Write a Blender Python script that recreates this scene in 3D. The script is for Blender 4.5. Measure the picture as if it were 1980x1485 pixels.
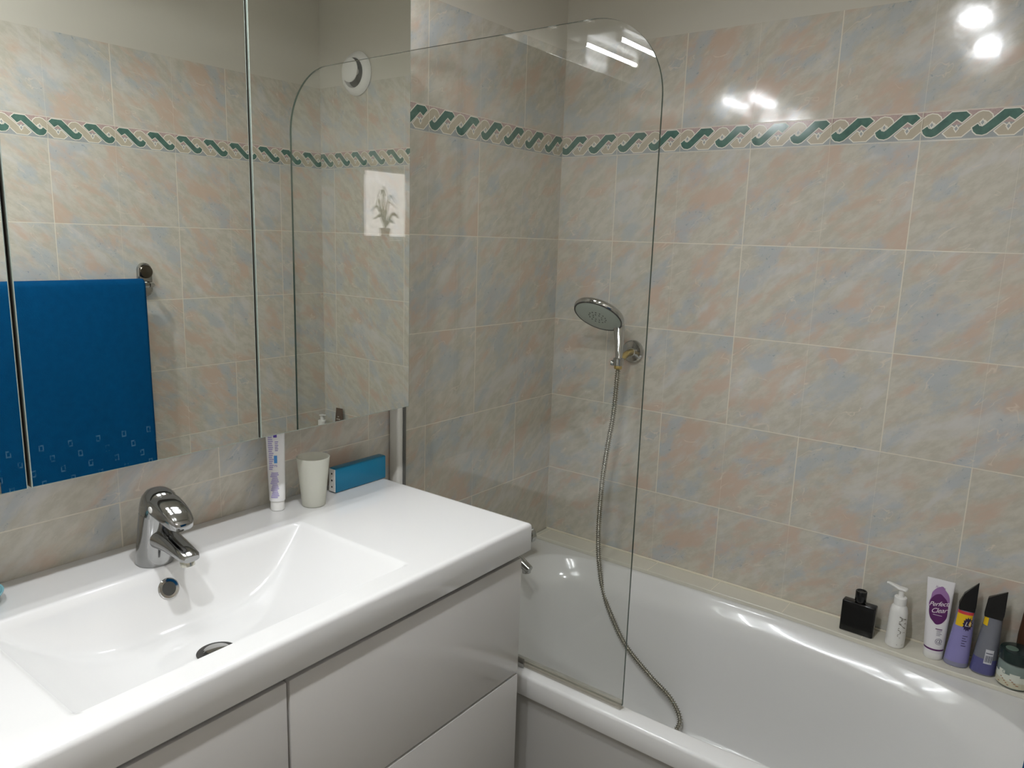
import bpy, bmesh, math, random
from mathutils import Vector, Matrix
random.seed(7)
sc = bpy.context.scene
for o in list(bpy.data.objects): bpy.data.objects.remove(o)
COL = sc.collection
PI = math.pi

# ---------------------------------------------------------------- camera
cam_d = bpy.data.cameras.new('camera'); cam = bpy.data.objects.new('camera', cam_d); COL.objects.link(cam)
R_ = Vector((0.7957313, 0.6048322, 0.03145948)); U_ = Vector((-0.13954208, 0.13254361, 0.98130536)); F_ = Vector((-0.58935533, 0.78524531, -0.18986864))
cam.matrix_world = Matrix(((R_.x, U_.x, -F_.x, 1.34167), (R_.y, U_.y, -F_.y, -2.00934), (R_.z, U_.z, -F_.z, 1.49837), (0, 0, 0, 1)))
cam_d.sensor_width = 36.0; cam_d.sensor_fit = 'HORIZONTAL'; cam_d.lens = 1445.48 / 1980 * 36; cam_d.clip_start = 0.02
sc.camera = cam

# ---------------------------------------------------------------- world, exposure
w = bpy.data.worlds.new('World'); sc.world = w; w.use_nodes = True
w.node_tree.nodes['Background'].inputs[0].default_value = (0.80, 0.74, 0.76, 1)
w.node_tree.nodes['Background'].inputs[1].default_value = 7.5
sc.view_settings.view_transform = 'Standard'; sc.view_settings.look = 'None'
sc.view_settings.exposure = 0.0; sc.view_settings.gamma = 1.0; sc.view_settings.use_curve_mapping = False
TUBE_POWER = 88.0      # emission strength of the two lit tubes above the mirror cabinet
SPOT_POWER = 930.0      # emission strength of the ceiling spotlights
LAMP_COL = (0.935, 0.965, 1.01, 1)

# ---------------------------------------------------------------- materials
def new_mat(name):
    m = bpy.data.materials.new(name); m.use_nodes = True; return m
def mat(name, col, rough=0.5, metal=0.0, coat=0.0, trans=0.0, ior=1.45, bump=0, bscale=200, noise=0.0, nscale=8, emit=None, estr=0, sheen=0, alpha=1):
    m = new_mat(name); nt = m.node_tree; b = nt.nodes['Principled BSDF']
    b.inputs['Base Color'].default_value = (*col, 1); b.inputs['Roughness'].default_value = rough
    b.inputs['Metallic'].default_value = metal; b.inputs['Coat Weight'].default_value = coat; b.inputs['Coat Roughness'].default_value = 0.04
    b.inputs['Transmission Weight'].default_value = trans; b.inputs['IOR'].default_value = ior
    b.inputs['Sheen Weight'].default_value = sheen
    tc = nt.nodes.new('ShaderNodeTexCoord')
    if noise:
        n = nt.nodes.new('ShaderNodeTexNoise'); n.inputs['Scale'].default_value = nscale; n.inputs['Detail'].default_value = 4
        nt.links.new(tc.outputs['Object'], n.inputs['Vector'])
        mx = nt.nodes.new('ShaderNodeMix'); mx.data_type = 'RGBA'
        mx.inputs[6].default_value = (*[c * (1 - noise) for c in col], 1); mx.inputs[7].default_value = (*[min(1, c * (1 + noise)) for c in col], 1)
        nt.links.new(n.outputs['Fac'], mx.inputs[0]); nt.links.new(mx.outputs[2], b.inputs['Base Color'])
    if bump:
        n = nt.nodes.new('ShaderNodeTexNoise'); n.inputs['Scale'].default_value = bscale; n.inputs['Detail'].default_value = 3
        nt.links.new(tc.outputs['Object'], n.inputs['Vector'])
        bp = nt.nodes.new('ShaderNodeBump'); bp.inputs['Strength'].default_value = bump; bp.inputs['Distance'].default_value = 0.002
        nt.links.new(n.outputs['Fac'], bp.inputs['Height']); nt.links.new(bp.outputs['Normal'], b.inputs['Normal'])
    if emit:
        b.inputs['Emission Color'].default_value = emit; b.inputs['Emission Strength'].default_value = estr
    return m
def srgb(r, g, b):
    f = lambda c: (c / 255 / 12.92) if c / 255 <= 0.04045 else ((c / 255 + 0.055) / 1.055) ** 2.4
    return (f(r), f(g), f(b))

class NT:
    """small helper for writing shader maths"""
    def __init__(s, m): s.m = m; s.t = m.node_tree
    def put(s, sock, v):
        if isinstance(v, bpy.types.NodeSocket): s.t.links.new(v, sock)
        else: sock.default_value = v
    def M(s, op, a, b=0.0, c=0.0):
        n = s.t.nodes.new('ShaderNodeMath'); n.operation = op
        for i, v in enumerate((a, b, c)): s.put(n.inputs[i], v)
        return n.outputs[0]
    def mix(s, f, a, b):
        n = s.t.nodes.new('ShaderNodeMix'); n.data_type = 'RGBA'; s.put(n.inputs[0], f)
        for i, v in ((6, a), (7, b)):
            s.put(n.inputs[i], v if isinstance(v, bpy.types.NodeSocket) else (*v, 1))
        return n.outputs[2]
    def vec(s, x, y, z):
        n = s.t.nodes.new('ShaderNodeCombineXYZ'); s.put(n.inputs[0], x); s.put(n.inputs[1], y); s.put(n.inputs[2], z); return n.outputs[0]
    def noise(s, v, scale, detail=4, rough=0.55, dist=0.0):
        n = s.t.nodes.new('ShaderNodeTexNoise'); s.put(n.inputs['Vector'], v); n.inputs['Scale'].default_value = scale
        n.inputs['Detail'].default_value = detail; n.inputs['Roughness'].default_value = rough; n.inputs['Distortion'].default_value = dist
        return n.outputs['Fac']
    def ramp(s, v, lo, hi, a=0.0, b=1.0):
        n = s.t.nodes.new('ShaderNodeMapRange'); n.interpolation_type = 'SMOOTHSTEP'; s.put(n.inputs[0], v)
        for i, x in enumerate((lo, hi, a, b)): n.inputs[i + 1].default_value = x
        return n.outputs[0]
    def sep(s):
        tc = s.t.nodes.new('ShaderNodeTexCoord'); n = s.t.nodes.new('ShaderNodeSeparateXYZ')
        s.t.links.new(tc.outputs['Object'], n.inputs[0]); return n.outputs[0], n.outputs[1], n.outputs[2], tc.outputs['Object']

TW, TH, ZB, BH = 0.2, 0.24905, 1.752, 0.0634     # tile width, height, underside of the frieze, frieze height
def tile_material(name, axis, off, sign, zshift=0.0):
    m = new_mat(name); n = NT(m); M = n.M; b = m.node_tree.nodes['Principled BSDF']
    X, Y, Z, OV = n.sep()
    S0 = M('MULTIPLY', X if axis == 'x' else Y, sign); S = M('SUBTRACT', S0, off)
    up = M('GREATER_THAN', Z, ZB + 0.03)
    T = M('SUBTRACT', M('SUBTRACT', Z, ZB), M('MULTIPLY', up, BH))
    j = M('FLOOR', M('DIVIDE', T, TH)); lb = M('SUBTRACT', T, M('MULTIPLY', j, TH))
    su = M('DIVIDE', S, TW)
    # joints: every second one is butted tight, so pairs of tiles read as one
    sh = M('ADD', M('COMPARE', j, -4.0, 0.1), M('COMPARE', j, 0.0, 0.1))
    q = M('ROUND', su); qpar = M('MODULO', M('ADD', M('ADD', q, sh), 100.0), 2.0)
    strong = M('SUBTRACT', 1.0, M('GREATER_THAN', qpar, 0.5))
    pr = M('FLOOR', M('DIVIDE', M('ADD', su, sh), 2.0))
    la = M('SUBTRACT', M('MULTIPLY', M('ADD', su, sh), TW), M('MULTIPLY', pr, 2 * TW))
    dv = M('ABSOLUTE', M('MULTIPLY', M('SUBTRACT', su, q), TW)); wj = M('ADD', 0.0005, M('MULTIPLY', strong, 0.0007))
    dh = M('MINIMUM', lb, M('SUBTRACT', TH, lb))
    gv = M('SUBTRACT', 1.0, n.ramp(M('DIVIDE', dv, wj), 0.75, 1.25)); gh = M('SUBTRACT', 1.0, n.ramp(dh, 0.0006, 0.0016))
    grout = M('MAXIMUM', M('MULTIPLY', gv, M('ADD', 0.45, M('MULTIPLY', strong, 0.5))), M('MULTIPLY', gh, 0.95))
    # marbled glaze, drifting up to the right inside every tile
    ca, sa = math.cos(math.radians(38)), math.sin(math.radians(38))
    u1 = M('ADD', M('MULTIPLY', la, ca), M('MULTIPLY', lb, sa)); v1 = M('SUBTRACT', M('MULTIPLY', lb, ca), M('MULTIPLY', la, sa))
    # the same printed tile comes back along each row, turned or shifted a little
    hh = M('ADD', M('MULTIPLY', M('MODULO', M('ADD', pr, 90.0), 3.0), 7.31), M('MULTIPLY', M('MODULO', M('ADD', j, 90.0), 4.0), 3.17))
    P = n.vec(M('MULTIPLY', u1, 0.62), M('MULTIPLY', v1, 1.25), hh)
    Q = n.vec(M('ADD', M('MULTIPLY', u1, 0.7), 5.0), M('MULTIPLY', v1, 1.15), hh)
    pink = n.ramp(n.noise(P, 13, 5, 0.55, 0.22), 0.47, 0.66)
    blue = n.ramp(n.noise(Q, 12, 5, 0.60, 0.2), 0.49, 0.67)
    pale = n.ramp(n.noise(M_vec_add(n, P, 21), 9, 4, 0.6, 0.6), 0.50, 0.70)
    vein = M('SUBTRACT', 1.0, n.ramp(M('ABSOLUTE', M('SUBTRACT', n.noise(M_vec_add(n, P, 43), 8, 3, 0.5, 1.0), 0.5)), 0.001, 0.009))
    speck = M('MULTIPLY', n.ramp(n.noise(M_vec_add(n, Q, 9), 85, 3, 0.7, 1.0), 0.60, 0.72), blue)
    base = n.mix(n.ramp(n.noise(P, 38, 5, 0.65), 0.35, 0.65), srgb(189, 184, 170), srgb(203, 198, 185))
    c = n.mix(M('MULTIPLY', pale, 0.7), base, srgb(207, 205, 202))
    c = n.mix(M('MULTIPLY', pink, 0.85), c, srgb(201, 178, 160))
    c = n.mix(M('MULTIPLY', blue, 0.78), c, srgb(180, 186, 189))
    c = n.mix(M('MULTIPLY', vein, M('MULTIPLY', n.ramp(n.noise(P, 20, 2), 0.5, 0.6), 0.55)), c, srgb(224, 212, 196))
    c = n.mix(M('MULTIPLY', speck, 0.75), c, srgb(132, 146, 156))
    c = n.mix(grout, c, srgb(220, 213, 197))
    m.node_tree.links.new(c, b.inputs['Base Color'])
    m.node_tree.links.new(M('ADD', 0.10, M('MULTIPLY', grout, 0.4)), b.inputs['Roughness'])
    b.inputs['Specular IOR Level'].default_value = 0.5
    bp = m.node_tree.nodes.new('ShaderNodeBump'); bp.inputs['Strength'].default_value = 0.35; bp.inputs['Distance'].default_value = 0.0006
    h = M('ADD', M('MULTIPLY', n.noise(OV, 28, 2, 0.4), 0.9), M('MULTIPLY', M('SUBTRACT', 1.0, grout), 0.8))
    m.node_tree.links.new(h, bp.inputs['Height']); m.node_tree.links.new(bp.outputs['Normal'], b.inputs['Normal'])
    return m
def M_vec_add(n, v, k):
    a = n.t.nodes.new('ShaderNodeVectorMath'); a.operation = 'ADD'; n.t.links.new(v, a.inputs[0]); a.inputs[1].default_value = (k, k * 0.37, k * 1.7); return a.outputs[0]

TILE_BACK = tile_material('marbled_tile_back', 'x', 0.19444, 1)
TILE_LEFT = tile_material('marbled_tile_left', 'y', -0.0005, 1)
TILE_RIGHT = tile_material('marbled_tile_right', 'y', 0.196, -1)
PLASTER = mat('plaster', srgb(200, 196, 184), 0.8, bump=0.15, bscale=60)
CEILP = mat('ceiling_paint', srgb(222, 219, 208), 0.85)
FLOORM = mat('floor_tile', srgb(170, 165, 155), 0.35, noise=0.1)
CERAMIC = mat('white_ceramic', (0.70, 0.695, 0.68), 0.10, coat=0.4)
ACRYL = mat('white_enamel', (0.70, 0.695, 0.675), 0.12, coat=0.3)
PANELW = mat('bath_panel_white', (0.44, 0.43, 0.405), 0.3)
LACQ = mat('white_lacquer', (0.54, 0.525, 0.50), 0.16, coat=0.3)
CARC = mat('cabinet_carcass', (0.60, 0.59, 0.56), 0.4)
DARKGAP = mat('dark_gap', (0.03, 0.028, 0.025), 0.6)
CHROME = mat('chrome', (0.50, 0.50, 0.49), 0.08, metal=1)
BRASS = mat('worn_brass', srgb(205, 180, 110), 0.25, metal=1)
HOSEM = mat('steel_hose', (0.40, 0.385, 0.33), 0.25, metal=1)
MIRROR = mat('mirror_silver', (0.90, 0.91, 0.87), 0.0, metal=1)
MIREDGE = mat('mirror_edge', srgb(150, 160, 150), 0.2)
WHITEP = mat('white_plastic', (0.78, 0.77, 0.74), 0.35)
BLACKP = mat('black_plastic', (0.006, 0.006, 0.0065), 0.22)
BLACKG = mat('black_glass', (0.003, 0.003, 0.003), 0.12)
RUBBER = None
GROUTM = mat('silicone_joint', srgb(226, 218, 198), 0.5)
LEDGEM = mat('ledge_tile', srgb(212, 208, 194), 0.22, noise=0.06, nscale=14)
ALUW = mat('white_aluminium', srgb(222, 220, 212), 0.3)
ALUS = mat('satin_aluminium', srgb(225, 225, 222), 0.3, metal=0.6)

def thin_glass(name, tint, refl=1.0):
    m = new_mat(name); n = NT(m); t = m.node_tree; M = n.M
    for x in list(t.nodes):
        if x.type == 'BSDF_PRINCIPLED': t.nodes.remove(x)
    g = t.nodes.new('ShaderNodeNewGeometry'); d = t.nodes.new('ShaderNodeVectorMath'); d.operation = 'DOT_PRODUCT'
    t.links.new(g.outputs['Normal'], d.inputs[0]); t.links.new(g.outputs['Incoming'], d.inputs[1])
    c = M('ABSOLUTE', d.outputs['Value']); f = M('ADD', 0.043 * refl, M('MULTIPLY', 0.95, M('POWER', M('SUBTRACT', 1.0, c), 5.0)))
    tr = t.nodes.new('ShaderNodeBsdfTransparent'); tr.inputs[0].default_value = (*tint, 1)
    gl = t.nodes.new('ShaderNodeBsdfGlossy'); gl.inputs['Roughness'].default_value = 0.0
    mx = t.nodes.new('ShaderNodeMixShader'); t.links.new(f, mx.inputs[0]); t.links.new(tr.outputs[0], mx.inputs[1]); t.links.new(gl.outputs[0], mx.inputs[2])
    out = [x for x in t.nodes if x.type == 'OUTPUT_MATERIAL'][0]; t.links.new(mx.outputs[0], out.inputs[0])
    return m
GLASS = thin_glass('clear_glass', (0.968, 0.972, 0.962))
GLASSEDGE = mat('glass_edge', srgb(70, 84, 74), 0.15)
def translucent(name, col, alpha, rough=0.4):
    m = new_mat(name); t = m.node_tree; b = t.nodes['Principled BSDF']; b.inputs['Base Color'].default_value = (*col, 1); b.inputs['Roughness'].default_value = rough
    tl = t.nodes.new('ShaderNodeBsdfTranslucent'); tl.inputs[0].default_value = (*col, 1)
    m1 = t.nodes.new('ShaderNodeMixShader'); m1.inputs[0].default_value = 0.4; t.links.new(b.outputs[0], m1.inputs[1]); t.links.new(tl.outputs[0], m1.inputs[2])
    tr = t.nodes.new('ShaderNodeBsdfTransparent'); m2 = t.nodes.new('ShaderNodeMixShader'); m2.inputs[0].default_value = alpha
    t.links.new(m1.outputs[0], m2.inputs[1]); t.links.new(tr.outputs[0], m2.inputs[2])
    out = [x for x in t.nodes if x.type == 'OUTPUT_MATERIAL'][0]; t.links.new(m2.outputs[0], out.inputs[0]); return m
FROST = translucent('frosted_plastic', srgb(236, 236, 226), 0.34)
RUBBER = translucent('seal_plastic', srgb(206, 200, 184), 0.70, 0.2)

# ---------------------------------------------------------------- mesh helpers
def link(name, bm, mats, parent=None, smooth=True, angle=35):
    me = bpy.data.meshes.new(name); bmesh.ops.recalc_face_normals(bm, faces=bm.faces[:]); bm.to_mesh(me); bm.free()
    if not isinstance(mats, (list, tuple)): mats = [mats]
    for m in mats: me.materials.append(m)
    if smooth:
        for p in me.polygons: p.use_smooth = True
        me.set_sharp_from_angle(angle=math.radians(angle))
    o = bpy.data.objects.new(name, me); COL.objects.link(o)
    if parent: o.parent = parent; o.matrix_parent_inverse = Matrix.Translation(parent.location).inverted() if True else None
    return o
def tag(o, label, cat, group=None):
    o['label'] = label; o['category'] = cat
    if group: o['group'] = group
    return o
def thing(name, loc, label, cat, group=None):
    o = bpy.data.objects.new(name, None); COL.objects.link(o); o.location = loc; o.empty_display_size = 0.02
    return tag(o, label, cat, group)
def struct(name, bm, mats, smooth=False):
    o = link(name, bm, mats, None, smooth); o['kind'] = 'structure'; return o
def box(bm, x0, y0, z0, x1, y1, z1, mi=0, bev=0.0, seg=2):
    r = bmesh.ops.create_cube(bm, size=1.0); vs = r['verts']
    for v in vs: v.co = Vector(((x0 + x1) / 2 + v.co.x * (x1 - x0), (y0 + y1) / 2 + v.co.y * (y1 - y0), (z0 + z1) / 2 + v.co.z * (z1 - z0)))
    fs = set(f for v in vs for f in v.link_faces)
    for f in fs: f.material_index = mi
    if bev:
        es = set(e for f in fs for e in f.edges)
        g = bmesh.ops.bevel(bm, geom=list(es), offset=bev, segments=seg, profile=0.5, affect='EDGES')
        for f in g['faces']: f.material_index = mi
def loft(bm, secs, cap0=True, cap1=True, mi=0, closed=True):
    rings = [[bm.verts.new(p) for p in s] for s in secs]; n = len(rings[0])
    for a, b in zip(rings, rings[1:]):
        for i in range(n if closed else n - 1):
            f = bm.faces.new((a[i], a[(i + 1) % n], b[(i + 1) % n], b[i])); f.material_index = mi
    if cap0: bm.faces.new(rings[0][::-1]).material_index = mi
    if cap1: bm.faces.new(rings[-1]).material_index = mi
    return rings
def frame(ax):
    ax = Vector(ax).normalized(); h = Vector((0, 0, 1)) if abs(ax.z) < 0.9 else Vector((1, 0, 0))
    a = ax.cross(h).normalized(); return ax, a, ax.cross(a).normalized()
def lathe(bm, c, ax, prof, n=40, mi=0, cap0=True, cap1=True):
    """prof = (radius, distance along the axis)"""
    ax, a, b = frame(ax); c = Vector(c)
    loft(bm, [[c + ax * d + (a * math.cos(t) + b * math.sin(t)) * r for t in [2 * PI * i / n for i in range(n)]] for r, d in prof], cap0, cap1, mi)
def super_sec(c, a, b, ra, rb, n=2.0, N=32):
    c = Vector(c); out = []
    for i in range(N):
        t = 2 * PI * i / N; ct, st = math.cos(t), math.sin(t)
        out.append(c + Vector(a) * ra * math.copysign(abs(ct) ** (2 / n), ct) + Vector(b) * rb * math.copysign(abs(st) ** (2 / n), st))
    return out
def catmull(pts, per=20):
    P = [Vector(p) for p in pts]; P = [P[0] * 2 - P[1]] + P + [P[-1] * 2 - P[-2]]; out = []
    for i in range(1, len(P) - 2):
        for k in range(per):
            t = k / per; a, b, c, d = P[i - 1:i + 3]
            out.append(0.5 * ((2 * b) + (c - a) * t + (2 * a - 5 * b + 4 * c - d) * t * t + (3 * b - a - 3 * c + d) * t ** 3))
    out.append(P[-2]); return out
def tube(bm, pts, rad, n=12, mi=0, caps=True):
    """rad: number or function of index"""
    T = []; 
    for i, p in enumerate(pts): T.append((pts[min(i + 1, len(pts) - 1)] - pts[max(i - 1, 0)]).normalized())
    ax, a, b = frame(T[0]); secs = []
    for i, p in enumerate(pts):
        a = (a - T[i] * a.dot(T[i])).normalized(); b = T[i].cross(a); r = rad(i) if callable(rad) else rad
        secs.append([p + (a * math.cos(2 * PI * k / n) + b * math.sin(2 * PI * k / n)) * r for k in range(n)])
    loft(bm, secs, caps, caps, mi)
def resample(pts, step):
    out = [pts[0].copy()]; acc = 0.0
    for a, b in zip(pts, pts[1:]):
        L = (b - a).length; d = step - acc
        while d <= L: out.append(a.lerp(b, d / L)); d += step
        acc = (acc + L) % step if L else acc
        acc = L - (d - step) if d - step <= L else acc
    return out
def text_bm(bm, s, size, fn, mi=0, shear=0.0, spacing=1.0):
    """letters as flat shapes; fn turns (x, y) on the label into a point in the room"""
    cu = bpy.data.curves.new('t', 'FONT'); cu.body = s; cu.size = size; cu.align_x = 'CENTER'; cu.align_y = 'CENTER'; cu.shear = shear; cu.space_character = spacing; cu.resolution_u = 3
    o = bpy.data.objects.new('t', cu); COL.objects.link(o); dg = bpy.context.evaluated_depsgraph_get(); me = bpy.data.meshes.new_from_object(o.evaluated_get(dg))
    vs = [bm.verts.new(fn(v.co.x, v.co.y)) for v in me.vertices]
    for p in me.polygons:
        try: bm.faces.new([vs[i] for i in p.vertices]).material_index = mi
        except ValueError: pass
    bpy.data.objects.remove(o); bpy.data.curves.remove(cu); bpy.data.meshes.remove(me)
def patch(bm, x0, y0, x1, y1, fn, mi=0, nx=6, ny=1):
    g = [[bm.verts.new(fn(x0 + (x1 - x0) * i / nx, y0 + (y1 - y0) * j / ny)) for i in range(nx + 1)] for j in range(ny + 1)]
    for j in range(ny):
        for i in range(nx): bm.faces.new((g[j][i], g[j][i + 1], g[j + 1][i + 1], g[j + 1][i])).material_index = mi
def poly_patch(bm, pts, fn, mi=0):
    bm.faces.new([bm.verts.new(fn(x, y)) for x, y in pts]).material_index = mi

# ================================================================ ROOM SHELL
W, YN, ZT, CZ = 1.477, -2.85, 2.0626, 2.40
T = 0.12
bm = bmesh.new(); box(bm, -T, YN - T, -T, W + T, T, 0); struct('floor', bm, FLOORM)
bm = bmesh.new(); box(bm, -T, YN - T, CZ, W + T, T, CZ + T); struct('ceiling', bm, CEILP)
bm = bmesh.new(); box(bm, -T, YN, 0, 0, 0, ZT, 0); box(bm, -T, YN, ZT, 0, 0, CZ, 1); struct('wall_left', bm, [TILE_LEFT, PLASTER])
bm = bmesh.new(); box(bm, -T, 0, 0, W + T, T, ZT, 0); box(bm, -T, 0, ZT, W + T, T, CZ, 1); struct('wall_back', bm, [TILE_BACK, PLASTER])
bm = bmesh.new(); box(bm, -T, YN - T, 0, W + T, YN, CZ, 0); struct('wall_near', bm, [PLASTER])
WY0, WY1, WZ0, WZ1 = -2.30, -1.655, 1.475, 1.80
bm = bmesh.new()
for (a, b, c, d, mi) in ((WY1, 0, 0, ZT, 0), (WY1, 0, ZT, CZ, 1), (YN, WY0, 0, ZT, 0), (YN, WY0, ZT, CZ, 1), (WY0, WY1, 0, WZ0, 0), (WY0, WY1, WZ1, ZT, 0), (WY0, WY1, ZT, CZ, 1)):
    box(bm, W, a, c, W + T, b, d, mi)
struct('wall_right', bm, [TILE_RIGHT, PLASTER])
# window in the right wall, behind the photographer
wn = bpy.data.objects.new('window_1', None); COL.objects.link(wn); wn.location = (W, (WY0 + WY1) / 2, WZ0); wn['kind'] = 'structure'
bm = bmesh.new()
for (a, b, c, d) in ((WY0, WY1, WZ0, WZ0 + .02), (WY0, WY1, WZ1 - .02, WZ1), (WY0, WY0 + .025, WZ0 + .02, WZ1 - .02), (WY1 - .025, WY1, WZ0 + .02, WZ1 - .02)):
    box(bm, W + .07, a + .0005, c + .0005, W + .10, b - .0005, d - .0005, 0, 0.003, 1)
link('window_frame', bm, WHITEP, wn)
bm = bmesh.new(); box(bm, W + .083, WY0 + .025, WZ0 + .02, W + .087, WY1 - .025, WZ1 - .02); link('window_pane', bm, GLASS, wn, False)
bm = bmesh.new()
cy0, cy1 = -2.06, -1.95; N = 24
loft(bm, [[Vector((W + .055 + .006 * math.sin(i * 1.1), cy0 + (cy1 - cy0) * i / N, z)) for i in range(N + 1)] for z in (WZ0 + .004, WZ1 - .004)], False, False, closed=False)
cur = tag(link('window_curtain', bm, mat('curtain_cloth', (0.85, 0.84, 0.84), 0.8)), 'narrow white curtain hanging in the small window', 'curtain')
md = cur.modifiers.new('t', 'SOLIDIFY'); md.thickness = 0.0015

# plant on the window sill (seen only as a reflection in the shower glass)
pt = thing('potted_plant', (W + .03, -1.80, WZ0), 'spindly potted plant with arching stems on the window sill', 'plant')
bm = bmesh.new(); lathe(bm, (W + .03, -1.80, WZ0 + .0005), (0, 0, 1), [(.018, 0), (.024, .045), (.026, .047), (.026, .055), (.022, .055), (.021, .046)], 24); link('flower_pot', bm, mat('terracotta', srgb(150, 110, 90), 0.7), pt)
LEAF = mat('leaf_green', srgb(96, 104, 72), 0.5)
bm = bmesh.new()
for (dy, h, dr, wd) in ((.02, .17, .05, .004), (-.03, .15, -.06, .004), (.05, .10, .06, .006), (-.02, .12, -.09, .003), (.01, .19, -.02, .003), (.03, .06, .07, .008), (-.05, .07, -.05, .008), (0, .08, .03, .009), (-.03, .04, -.03, .009), (.04, .13, .02, .005)):
    P = catmull([(W + .03, -1.80, WZ0 + .045), (W + .03, -1.80 + dy * .4, WZ0 + .05 + h * .6), (W + .028, -1.80 + dy, WZ0 + .05 + h), (W + .025, -1.80 + dy + dr * .6, WZ0 + .045 + h * .8)], 6)
    tube(bm, P, lambda i, wd=wd, L=len(P): wd * (0.25 + math.sin(PI * i / L)) * .8, 6)
link('leaves', bm, LEAF, pt)

# ---- decorative frieze: interlaced green and cream links, one strip per wall
M_TOPB = mat('frieze_pink', srgb(186, 164, 158), 0.15, noise=0.35, nscale=260)
M_BOTB = mat('frieze_grey', srgb(166, 170, 170), 0.15, noise=0.10, nscale=200)
M_GREEN = mat('frieze_green', srgb(84, 116, 106), 0.12, noise=0.40, nscale=70)
M_CREAM = mat('frieze_cream', srgb(190, 180, 160), 0.15, noise=0.10, nscale=60)
M_LINE = mat('frieze_line', srgb(234, 230, 218), 0.2)
M_JNT = mat('frieze_joint', srgb(214, 208, 190), 0.3)
GREEN = [(.01, .37), (.04, .24), (.11, .14), (.22, .11), (.30, .15), (.37, .24), (.69, .69), (.80, .57), (.95, .80), (.86, .93), (.58, .93), (.25, .44), (.21, .40), (.15, .41), (.11, .49)]
CREAM = [(1.40 - x, 1.02 - y) for x, y in GREEN]
def clip(poly, lo, hi):
    def cut(P, k, keep):
        out = []
        for a, b in zip(P, P[1:] + P[:1]):
            ia, ib = keep(a[0]), keep(b[0])
            if ia: out.append(a)
            if ia != ib: t = (k - a[0]) / (b[0] - a[0]); out.append((k, a[1] + (b[1] - a[1]) * t))
        return out
    P = cut(poly, lo, lambda x: x >= lo); return cut(P, hi, lambda x: x <= hi) if len(P) > 2 else []
def grow(poly, d):
    """outline of a ring poly pushed out by d (metres)"""
    P = [Vector((x * .1, y * BH)) for x, y in poly]; n = len(P)
    A = sum(P[i].x * P[(i + 1) % n].y - P[(i + 1) % n].x * P[i].y for i in range(n)); s = -1 if A > 0 else 1; out = []
    for i in range(n):
        e1 = (P[i] - P[i - 1]).normalized(); e2 = (P[(i + 1) % n] - P[i]).normalized()
        n1 = Vector((-e1.y, e1.x)) * s; n2 = Vector((-e2.y, e2.x)) * s; b = (n1 + n2); b = b / max(0.5, b.dot(n1)) if b.length > 0.1 else n1
        q = P[i] + b * d; out.append((q.x / .1, q.y / BH))
    return out
def frieze(name, s0, s1, off, fn):
    """fn(s, z, lift) -> point on the wall, s runs left to right seen from the room"""
    bm = bmesh.new(); E = 0.0004
    patch(bm, s0, ZB, s1, ZB + BH * .5, lambda s, z: fn(s, z, E), 1, 1); patch(bm, s0, ZB + BH * .5, s1, ZB + BH, lambda s, z: fn(s, z, E), 0, 1)
    for z in (ZB + .0006, ZB + BH - .0014): patch(bm, s0, z, s1, z + .0008, lambda s, z: fn(s, z, E * 1.3), 4, 1)
    k0 = math.floor((s0 - off) / .1) - 1; k1 = math.ceil((s1 - off) / .1) + 1
    for k in range(k0, k1):
        for poly, mi, lift in ((CREAM, 3, 2), (GREEN, 2, 4)):
            for pl, m_, lf in ((grow(poly, .0023), 4, lift), (poly, mi, lift + 1)):
                Q = [(off + (k + x) * .1, ZB + min(max(y, .02), .985) * BH) for x, y in pl]; Q = clip(Q, s0, s1)
                if len(Q) > 2: poly_patch(bm, Q, lambda s, z: fn(s, z, E * lf), m_)
        Q = [(off + (k + x) * .1, ZB + y * BH) for x, y in [(.655, .36), (.70, .47), (.745, .36), (.70, .25)]]
        for ox, oy in ((0, 0), (-.50, .17)):
            for sc_, m_, lf in ((1.35, 4, 6), (.75, 1, 7)):
                cx, cz = off + (k + .70 + ox) * .1, ZB + (.36 + oy) * BH
                q = clip([(cx + (s - off - (k + .70) * .1) * sc_, cz + (z - ZB - .36 * BH) * sc_) for s, z in Q], s0, s1)
                if len(q) > 2: poly_patch(bm, q, lambda s, z: fn(s, z, E * lf), m_)
    for k in range(math.floor((s0 - off) / .2), math.ceil((s1 - off) / .2) + 1):
        c = off + k * .2
        if s0 < c - .001 and c + .001 < s1: patch(bm, c - .0008, ZB, c + .0008, ZB + BH, lambda s, z: fn(s, z, E * 8), 5, 1)
    me = bpy.data.meshes.new(name)
    bmesh.ops.triangulate(bm, faces=[f for f in bm.faces if len(f.verts) > 4]); bm.to_mesh(me); bm.free()
    for m in (M_TOPB, M_BOTB, M_GREEN, M_CREAM, M_LINE, M_JNT): me.materials.append(m)
    o = bpy.data.objects.new(name, me); COL.objects.link(o); o['kind'] = 'structure'
frieze('trim_1', 0.002, W - .002, 0.19444, lambda s, z, e: (s, -e, z))
frieze('trim_2', -1.998, -.002, 0.0, lambda s, z, e: (e, s, z))
frieze('trim_3', 0.002, 1.66, 0.196, lambda s, z, e: (W - e, -s, z))
frieze('trim_4', 1.66 + .0, 2.8, 0.196, lambda s, z, e: (W - e, -s, z)) if False else None

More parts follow.
